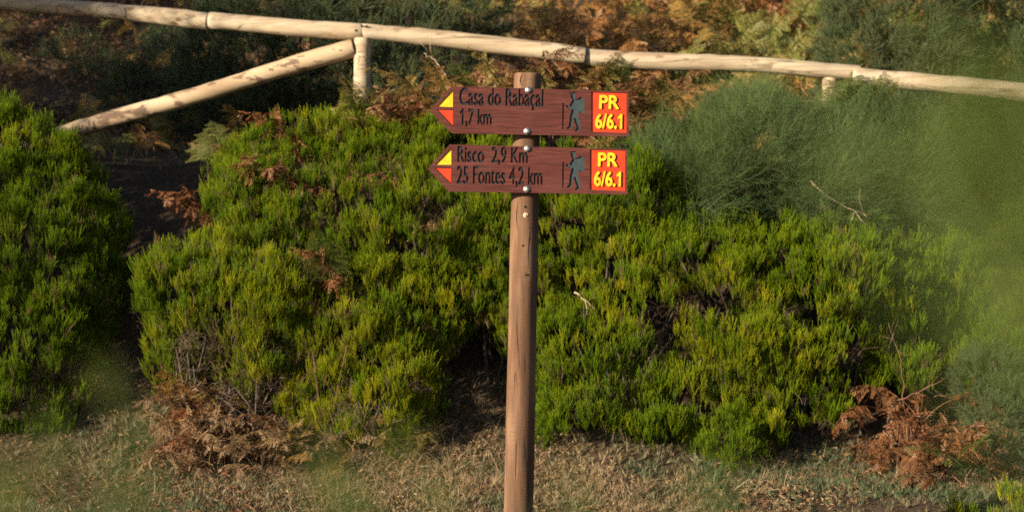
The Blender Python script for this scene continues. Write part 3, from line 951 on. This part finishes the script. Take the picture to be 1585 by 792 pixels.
wiry_bush('gorse_bush', 'shaded gorse bush behind the rail, right of the fence post', 'gorse bush',
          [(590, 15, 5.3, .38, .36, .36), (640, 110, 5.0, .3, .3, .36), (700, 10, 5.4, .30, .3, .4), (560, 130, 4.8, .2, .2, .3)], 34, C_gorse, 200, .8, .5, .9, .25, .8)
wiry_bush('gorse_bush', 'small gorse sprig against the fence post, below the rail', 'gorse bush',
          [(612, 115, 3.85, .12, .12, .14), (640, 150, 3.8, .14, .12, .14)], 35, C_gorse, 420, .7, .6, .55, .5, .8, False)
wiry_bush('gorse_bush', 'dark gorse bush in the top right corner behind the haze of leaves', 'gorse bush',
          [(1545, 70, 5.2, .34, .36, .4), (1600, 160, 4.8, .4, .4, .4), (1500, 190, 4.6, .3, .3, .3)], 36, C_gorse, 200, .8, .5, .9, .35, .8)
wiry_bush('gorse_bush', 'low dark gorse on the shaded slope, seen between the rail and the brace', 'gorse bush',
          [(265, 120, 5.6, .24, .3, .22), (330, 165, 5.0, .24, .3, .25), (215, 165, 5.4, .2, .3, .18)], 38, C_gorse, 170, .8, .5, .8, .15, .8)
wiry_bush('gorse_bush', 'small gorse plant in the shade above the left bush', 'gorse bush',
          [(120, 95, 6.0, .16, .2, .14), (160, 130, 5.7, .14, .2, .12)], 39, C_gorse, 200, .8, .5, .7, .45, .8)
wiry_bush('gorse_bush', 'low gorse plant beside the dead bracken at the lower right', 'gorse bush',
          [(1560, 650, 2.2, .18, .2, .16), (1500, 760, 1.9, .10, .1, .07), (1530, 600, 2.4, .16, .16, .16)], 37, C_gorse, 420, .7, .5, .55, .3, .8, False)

# ================================================================== BRACKEN
def fern(label, px, py, Yd, kind, n, size, seed, group='bracken plants on the bank', heap=False):
    """a bracken plant; its fronds rise on their own stalks from the ground to about where px, py is seen"""
    r = np.random.default_rng(seed)
    c = P(px, py, Yd); g = float(zg(c[0], c[1]))
    root = empty('bracken_fern', (c[0], c[1], g), label, 'fern', group)
    h = max(.16, c[2] - g)
    b0 = -.03 if heap else max(-.03, h - .34)          # where the blades leave their stalks
    for k in range(n):
        kk = kind if isinstance(kind, str) else kind[k % len(kind)]
        me = FR[kk][int(r.integers(len(FR[kk])))]
        if heap:      # collapsed: fronds thrown over one another
            o = obj('frond', me, root, (r.normal() * .10 * size, r.normal() * .07, r.uniform(0.0, h * .8)),
                    (r.normal() * .5, r.uniform(.1, 1.1), r.uniform(0, 6.283)), size * r.uniform(.6, 1.1))
        else:
            a = math.pi / 2 * (1 if r.uniform() < .5 else -1) + r.normal() * .8
            sc = (h - b0) * r.uniform(.8, 1.15) * {'fern_brown': 1.55, 'fern_rust': 1.55, 'fern_yellow': 1.3, 'fern_green': 1.15}[kk] + .10 * size
            o = obj('frond', me, root, (r.normal() * .07 * (n > 1), r.normal() * .04, b0), (r.normal() * .18, r.normal() * .15, a), min(sc, 1.0) * r.uniform(.9, 1.1))
    mb = MB()
    for k in range(3):
        e = np.array((r.normal() * .06, r.normal() * .05, max(h * r.uniform(.3, .7), b0 + .02)))
        mb.tube([e * np.array((.3, .3, 0)) - np.array((0, 0, .03)), e * .5 + r.normal(size=3) * .006, e], [.005, .004, .003], 5)
    obj('stem', mb.mesh('stem', M['stem']), root)
    return root
GY, BR, GR = 'fern_yellow', 'fern_rust', 'fern_green'
F = [
 ('tall yellowing bracken in front of the rail, right of the fence post', 715, 95, 3.35, (GY, GR), 4, .42),
 ('bracken frond crossing the rail just right of the post top', 760, 95, 3.4, (GY, BR), 3, .38),
 ('orange dead bracken below the rail, left of the upper arrow tip', 655, 135, 3.38, BR, 7, .42),
 ('orange dead bracken between the fence post and the arrow boards', 625, 140, 3.38, BR, 5, .36),
 ('dry bracken tucked behind the upper arrow tip', 690, 140, 3.38, (BR, GY), 5, .4),
 ('yellow bracken at the foot of the fence post', 575, 130, 3.38, (GY, GR), 4, .30),
 ('leafless yellow bracken stalks left of the fence post', 525, 140, 3.38, (GY,), 4, .30),
 ('fern arching over the dark gap beside the brace', 352, 178, 3.3, (GR, BR), 3, .34),
 ('fern low over the dark gap, beneath the brace', 345, 250, 3.12, (GR, BR), 3, .34),
 ('drooping fern at the edge of the dark gap above the yellow mound', 345, 292, 3.0, (GR, BR), 2, .3),
 ('brown bracken spray on the heath left of the arrow boards', 445, 245, 2.8, BR, 4, .36),
 ('brown bracken sprig above the heath, under the brace', 470, 190, 3.1, (BR, GY), 4, .34),
 ('dark fern growing in the heath with a rusty curled leaf', 505, 375, 2.4, (GR, GR, BR), 5, .34),
 ('rusty curled bracken in the hollow of the heath', 500, 440, 2.25, BR, 3, .24),
 ('single pale fern frond on the heath below the lower arrow tip', 645, 305, 2.75, GY, 1, .25),
 ('yellow bracken above the hiker emblem, against the rail', 860, 110, 3.38, (GY, GR, BR), 6, .42),
 ('bracken rising over the rail joint above the red panel', 915, 95, 3.42, (GY, GR), 5, .38),
 ('brown bracken right behind the red panels', 985, 165, 3.35, BR, 6, .40),
 ('bracken mix just above the red panel', 935, 125, 3.38, (BR, GY), 6, .4),
 ('brown bracken under the rail, left of the broom', 1010, 125, 3.38, (BR, GY), 6, .40),
 ('brown bracken beside the broom, right of the lower red panel', 985, 215, 3.2, BR, 5, .34),
 ('bracken behind the post top below the rail', 800, 115, 3.38, (GY, BR), 5, .40),
 ('small dark fern over the rail above the right fence post', 1320, 115, 3.4, (GR,), 5, .26),
]
for i, (lb, px, py, Yd, kd, n, sc) in enumerate(F):
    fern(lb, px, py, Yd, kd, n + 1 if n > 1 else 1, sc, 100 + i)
# dead bracken plants at the lower right
for i, (lb, px, py, Yd, n, sc) in enumerate([
    ('rusty dead bracken at the lower right, its highest plant', 1420, 610, 2.25, 6, .46), ('rusty dead bracken at the lower right, middle of the heap', 1450, 660, 2.15, 6, .44),
    ('curled dead bracken frond resting on the grass, rightmost of the rusty heap', 1520, 695, 2.05, 4, .34), ('rusty dead bracken leaning left at the lower right', 1385, 620, 2.2, 4, .36),
    ('low dead bracken at the front of the rusty heap', 1440, 715, 1.95, 4, .30), ('dark green fern at the front of the rusty heap', 1490, 745, 1.8, 4, .26)]):
    fern(lb, px, py, Yd, GR if 'green' in lb else BR, n + 2, sc * 1.15, 200 + i, 'dead bracken at the lower right', True)
# dead bracken collapsed below the yellow mound
RU, BR = BR, 'fern_brown'
for i, (lb, px, py, Yd, kd, n, sc) in enumerate([
    ('pale dry bracken spreading left under the yellow heath mound', 268, 600, 2.3, (GY, BR), 6, .36), ('dead bracken heap on the grass, its left plant', 285, 680, 2.1, BR, 6, .36),
    ('dead bracken heap on the grass, its middle plant', 345, 690, 2.05, (BR, RU), 7, .40), ('dead bracken heap on the grass, its right plant', 405, 700, 2.05, BR, 6, .38),
    ('dead bracken heap, nearest plant on the grass', 330, 745, 1.9, BR, 6, .34), ('dead bracken heap, low plant beside the ragged heath skirt', 455, 710, 2.05, (BR, GY), 5, .34),
    ('dry bracken under the ragged heath skirt', 610, 720, 2.05, (BR, GY), 4, .26), ('yellow bracken frond lying on the grass left of the hollow', 545, 700, 2.1, GY, 3, .28),
    ('dead bracken against the mound above the heap', 330, 630, 2.25, BR, 5, .36)]):
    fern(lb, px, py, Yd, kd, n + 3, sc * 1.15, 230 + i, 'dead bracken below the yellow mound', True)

# bracken thicket beyond the fence
def thicket(name, label, coll, n, x0, x1, y0, y1, seed, scl=(.7, 1.2), lift=.35, gate=None):
    r = np.random.default_rng(seed)
    x = r.uniform(x0, x1, n); y = r.uniform(y0, y1, n)
    p = np.stack([x, y, zg(x, y) + r.uniform(0.0, lift, n)], -1)
    k = wob(p, 1.4, seed % 7) > -.7
    p = p[k]
    d = unit(np.stack([r.normal(size=len(p)) * .45, r.normal(size=len(p)) * .45 - .25, np.ones(len(p))], -1))
    o = scatter(name, coll, p, d, r.uniform(*scl, len(p)), np.clip(.35 + .35 * wob(p, 2.0, 4) + .2 * r.normal(size=len(p)), 0, 1))
    tag(o, label, 'bracken', kind='stuff')
    return o
thicket('bracken_thicket', 'rust-brown dead bracken covering the slope beyond the fence', C_fernb, 900, -.1, 4.4, 4.6, 11, 41)
thicket('bracken_thicket', 'yellow-green bracken mixed through the slope beyond the fence', C_ferng, 750, -.3, 4.6, 4.5, 11, 42)
thicket('undergrowth', 'sparse dry undergrowth on the shaded slope at the upper left', C_fernb, 300, -5.5, -.4, 3.9, 11, 43, (.35, .8), .05)
thicket('undergrowth', 'low green undergrowth on the shaded slope at the upper left', C_ferng, 420, -5.5, -.4, 3.3, 11, 44, (.3, .7), .03)

# ================================================================== TWIGS AND DEAD BRANCHES
def branch(name, label, pts, rad, mat, seed, side=4, cat='branch'):
    r = np.random.default_rng(seed)
    pts = np.array([P(*q) for q in pts]); org = pts[0]
    mb = MB()
    u = np.linspace(0, 1, 12); k = np.linspace(0, 1, len(pts))
    c = np.stack([np.interp(u, k, pts[:, i]) for i in range(3)], -1) + r.normal(size=(12, 3)) * rad * .8
    mb.tube(c - org, np.linspace(rad, rad * .4, 12), 6)
    for q in range(side):
        i = int(r.integers(4, 11)); d = unit(unit(c[i] - c[i - 1]) + r.normal(size=3) * .6); L = r.uniform(.06, .16)
        s = [c[i], c[i] + d * L * .5 + r.normal(size=3) * .008, c[i] + d * L + r.normal(size=3) * .012]
        mb.tube(np.array(s) - org, [rad * .5, rad * .4, rad * .2], 5)
    o = obj(name, mb.mesh(name, mat, True), None, org)
    return tag(o, label, cat, 'bare branches in the shrubs')
branch('dry_branch', 'pale forked dry branch lying on the broom', [(1255, 280, 2.75), (1275, 300, 2.72), (1305, 318, 2.7), (1345, 335, 2.68)], .004, M['deadwood'], 1, 6)
branch('dry_branch', 'thin pale twig below the rail, pointing at the arrow tip', [(700, 130, 3.4), (675, 95, 3.4), (655, 83, 3.4)], .006, M['deadwood'], 2, 2)
branch('dry_branch', 'bare red-brown branch above the rusty bracken', [(1400, 640, 2.3), (1395, 560, 2.25), (1375, 500, 2.2)], .0035, M['stem'], 3, 4)
branch('dry_branch', 'bare branch reaching right across the rusty bracken', [(1390, 620, 2.15), (1430, 602, 2.12), (1462, 585, 2.1)], .0035, M['stem'], 4, 4)
branch('dry_branch', 'pale leaning twig on the right bush near the post', [(890, 452, 2.35), (905, 462, 2.33), (922, 478, 2.32)], .005, M['deadwood'], 5, 2)
branch('dry_branch', 'thin dry stick on the grass below the ragged heath', [(552, 722, 1.98), (590, 738, 1.95), (640, 742, 1.95), (648, 715, 1.98)], .004, M['deadwood'], 6, 2)
branch('dry_branch', 'curved bare branch under the right heath', [(1262, 590, 2.42), (1275, 565, 2.4), (1300, 548, 2.4)], .005, M['wood'], 7, 3)
for i, (px, py, Yd, lb) in enumerate([(300, 545, 2.28, 'grey dead heath twigs in the hole of the yellow mound'), (385, 590, 2.25, 'grey dead heath twigs right of the mound hole'), (560, 670, 2.15, 'bare twigs under the ragged heath skirt')]):
    r = np.random.default_rng(300 + i); c = P(px, py, Yd); g = np.array((c[0], c[1] + .05, float(zg(c[0], c[1] + .05))))
    p = c + r.normal(size=(34, 3)) * np.array((.08, .06, .09))
    root = empty('dead_twigs', g, lb, 'twigs', 'dead heath twigs')
    scatter('twigs', C_twig, p, unit(r.normal(size=(34, 3)) * .6 + np.array((0, -.2, .5))), r.uniform(.6, 1.2, 34), r.uniform(0, .8, 34), root, g)
    mb = MB()
    for k in range(5):
        e = p[k] - g; mb.tube([(r.normal() * .02, 0, -.03), e * .5 + r.normal(size=3) * .03, e], [.008, .006, .003], 5)
    obj('stem', mb.mesh('stem', M['wood'], True), root)

# ================================================================== GRASS AND LITTER
def lawn(name, label, cat, coll, n, x0, x1, y0, y1, seed, scl, tint, gate, tilt=.5):
    r = np.random.default_rng(seed)
    x = r.uniform(x0, x1, n); y = r.uniform(y0, y1, n)
    p = np.stack([x, y, zg(x, y)], -1)
    k = r.uniform(size=n) < gate(p)
    p = p[k]; n = len(p)
    d = unit(np.stack([r.normal(size=n) * tilt, r.normal(size=n) * tilt, np.ones(n)], -1))
    o = scatter(name, coll, p, d, r.uniform(*scl, n), tint(p) + .18 * r.normal(size=n))
    tag(o, label, cat, kind='stuff')
lawn('grass', 'short trampled green and straw grass in front of the shrubs', 'grass', C_grass, 42000, -3.4, 3.4, .2, 2.7, 51, (.45, 1.05),
     lambda p: (.36 + .40 * wob(p, 2.6, 2) + .45 * wob(p, 11, 3)), lambda p: np.clip(.72 + .7 * wob(p, 5.0, 6), .12, 1) * sstep(2.75, 2.3, p[:, 1] + .12 * wob(p, 3, 1)))
lawn('grass', 'longer green grass tufts dotted over the trampled grass', 'grass', C_straw, 3000, -3.4, 3.4, 1.1, 2.5, 55, (.3, .75),
     lambda p: .12 + .15 * wob(p, 5, 3), lambda p: np.clip(.1 + .8 * wob(p, 3.7, 15), .02, 1), .5)
lawn('grass', 'dry straw lying along the foot of the shrubs', 'straw', C_straw, 5200, -3.4, 3.4, 1.7, 2.75, 52, (.4, 1.0),
     lambda p: .85 + 0 * p[:, 0], lambda p: np.clip(.35 + .6 * wob(p, 3.3, 9), .04, 1), 1.0)
lawn('leaf_litter', 'brown leaf litter scattered over the grass and under the shrubs', 'leaf litter', C_litter, 15000, -3.4, 3.4, 1.2, 3.2, 53, (.35, 1.1),
     lambda p: .35 + .3 * wob(p, 4, 5), lambda p: np.clip(.35 + .5 * wob(p, 2.6, 12), .05, 1), .5)
def heapness(p, spots):
    return sum(np.exp(-(((p[:, 0] - a[0]) / w) ** 2 + ((p[:, 1] - a[1]) / .22) ** 2)) for a, w in spots)
HS = [(P(350, 700, 2.05), .38), (P(470, 710, 2.1), .3), (P(1440, 690, 2.1), .3), (P(600, 715, 2.1), .25)]
lawn('straw_tangle', 'tangled straw and broken stalks among the dead bracken', 'straw', C_straw, 26000, -3, 3, 1.6, 2.6, 56, (.3, .75),
     lambda p: .8 + .2 * wob(p, 9, 4), lambda p: np.clip(.30 * heapness(p, HS), 0, 1), 1.1)
lawn('leaf_litter', 'rusty crumbled bracken leaves heaped below the shrubs', 'leaf litter', C_litter, 26000, -3, 3, 1.6, 2.6, 57, (.5, 1.3),
     lambda p: .2 + .2 * wob(p, 9, 4), lambda p: np.clip(.5 * heapness(p, HS), 0, 1), .8)
lawn('fallen_twigs', 'broken grey-brown twigs lying among the dead bracken', 'twigs', C_twig, 6000, -3, 3, 1.7, 2.6, 58, (.5, 1.1),
     lambda p: .4 + .3 * wob(p, 9, 4), lambda p: np.clip(.12 * heapness(p, HS), 0, 1), 1.4)
lawn('leaf_litter', 'rusty bracken litter on the slope at the upper left', 'leaf litter', C_litter, 9000, -5.5, -.8, 4.6, 9, 59, (.8, 2.2),
     lambda p: .25 + .3 * wob(p, 3, 4), lambda p: np.clip(.3 + .7 * wob(p, 2.2, 7), .03, 1), .6)
lawn('grass', 'sparse rough grass on the shaded slope beyond the fence', 'grass', C_straw, 5000, -6, 4.5, 3.6, 9, 54, (.5, 1.2),
     lambda p: .45 + .4 * wob(p, 2, 5), lambda p: np.clip(.4 + .6 * wob(p, 2.2, 3), .05, 1), .6)

# ================================================================== PLANTS CLOSE TO THE LENS (out of focus)
def near_plant(label, stems, seed, coll=C_near, per=26, spread=.03, scl=(.22, .5), foot=0.0):
    """stems: (px, py of the tip, distance from the camera, length over which leaves grow)"""
    r = np.random.default_rng(seed)
    tips = []; Pt, Dt = [], []
    mb = MB()
    t0 = P(stems[0][0], stems[0][1], CAM[1] + stems[0][2])
    org = np.array((t0[0] + foot, t0[1] + .02, float(zg(t0[0] + foot, t0[1] + .02))))
    for px, py, dist, ln in stems:
        tip = P(px, py, CAM[1] + dist)
        ft = org + np.array((r.normal() * .05, r.normal() * .04, 0)); ft[2] = float(zg(ft[0], ft[1])) - .03
        mid = ft * .4 + tip * .6 + np.array(((ft[0] - tip[0]) * .3, r.normal() * .02, .02))
        u = np.linspace(0, 1, 10)[:, None]; c = (1 - u) ** 2 * ft + 2 * u * (1 - u) * mid + u * u * tip
        mb.tube(c - org, np.linspace(.0014, .0005, 10), 5)
        seg = np.linalg.norm(np.diff(c, axis=0), axis=1).sum()
        uu = 1 - r.uniform(0, min(1, ln / seg), per)[:, None]
        q = (1 - uu) ** 2 * ft + 2 * uu * (1 - uu) * mid + uu * uu * tip
        d = unit(2 * (1 - uu) * (mid - ft) + 2 * uu * (tip - mid))
        Pt.append(q + r.normal(size=q.shape) * spread * .4); Dt.append(unit(d + r.normal(size=q.shape) * .45))
    root = empty('leafy_plant', org, label, 'plant', 'out-of-focus plants close to the lens')
    obj('stem', mb.mesh('stem', M['near_stem'], True), root)
    Pt, Dt = np.concatenate(Pt), np.concatenate(Dt)
    scatter('foliage', coll, Pt, Dt, r.uniform(*scl, len(Pt)) * .5, r.uniform(0, 1, len(Pt)), root, org)
near_plant('blurred green plant close to the lens along the right edge', [(1500, 170, .80, .03), (1545, 220, .78, .04), (1600, 170, .82, .04), (1560, 300, .8, .04), (1610, 320, .8, .04), (1520, 330, .8, .03), (1640, 250, .8, .04), (1600, 390, .8, .03), (1650, 400, .8, .04), (1620, 210, .8, .04), (1600, 450, .8, .025)], 61, per=5, foot=.34)
near_plant('faint blurred wisp over the broom and the rail', [(1150, 70, .66, .015), (1290, 170, .70, .02), (1400, 230, .75, .02)], 62, per=2, foot=.36, scl=(.15, .3))
near_plant('blurred green shoot rising at the lower left', [(150, 685, 1.15, .04), (190, 745, 1.15, .04), (150, 770, 1.15, .03)], 63, per=4, scl=(.18, .36))
near_plant('blurred green shoot at the bottom, left of the post', [(545, 745, 1.2, .04), (590, 785, 1.2, .04), (510, 785, 1.2, .04)], 64, per=3)
near_plant('blurred green leaves in the bottom left corner', [(20, 765, 1.1, .04), (-20, 745, 1.1, .04), (60, 785, 1.1, .04)], 65, per=4)
near_plant('faint blurred leaves along the bottom, around the post foot', [(790, 795, 1.0, .03), (920, 800, 1.0, .03), (1100, 795, 1.0, .03), (1010, 800, 1.0, .03)], 66, per=1)

# ================================================================== TREES left of the frame, whose shade falls on the upper left
def tree(label, foot, H, crown, seed, n):
    r = np.random.default_rng(seed)
    g = np.array((foot[0], foot[1], float(zg(*foot))))
    root = empty('heath_tree', g, label, 'tree', 'trees left of the frame')
    mb = MB()
    mb.tube([(0, 0, -.2), (.05, .03, H * .25), (-.04, 0, H * .5), (.02, 0, H * .8)], [.12, .10, .07, .03], 8)
    cc = []
    for k in range(12):
        th = k * 2.4; h = H * r.uniform(.45, .95); rr_ = crown * r.uniform(.45, 1)
        e = np.array((math.cos(th) * rr_, math.sin(th) * rr_, h)); cc.append(e)
        mb.tube([(0, 0, h * .7), e * np.array((.5, .5, .92)), e], [.035, .022, .008], 5)
    obj('trunk', mb.mesh('trunk', M['wood'], True), root)
    cc = np.array(cc)
    i = r.integers(0, len(cc), n)
    p = cc[i] + r.normal(size=(n, 3)) * np.array((.28, .28, .2)) * crown
    scatter('crown', C_tree, p + g, unit(r.normal(size=(n, 3)) + np.array((0, 0, .8))), r.uniform(.8, 1.5, n), r.uniform(0, 1, n), root, g)
tree('leafy heath tree left of the frame, beside the fence', (-7.6, .95), 5.1, .95, 71, 1000)
tree('sparse heath tree left of the frame, up the slope', (-7.6, 2.95), 4.2, .9, 73, 240)
tree('low heath tree left of the frame, nearest the grass', (-7.4, -.25), 3.3, .7, 72, 600)
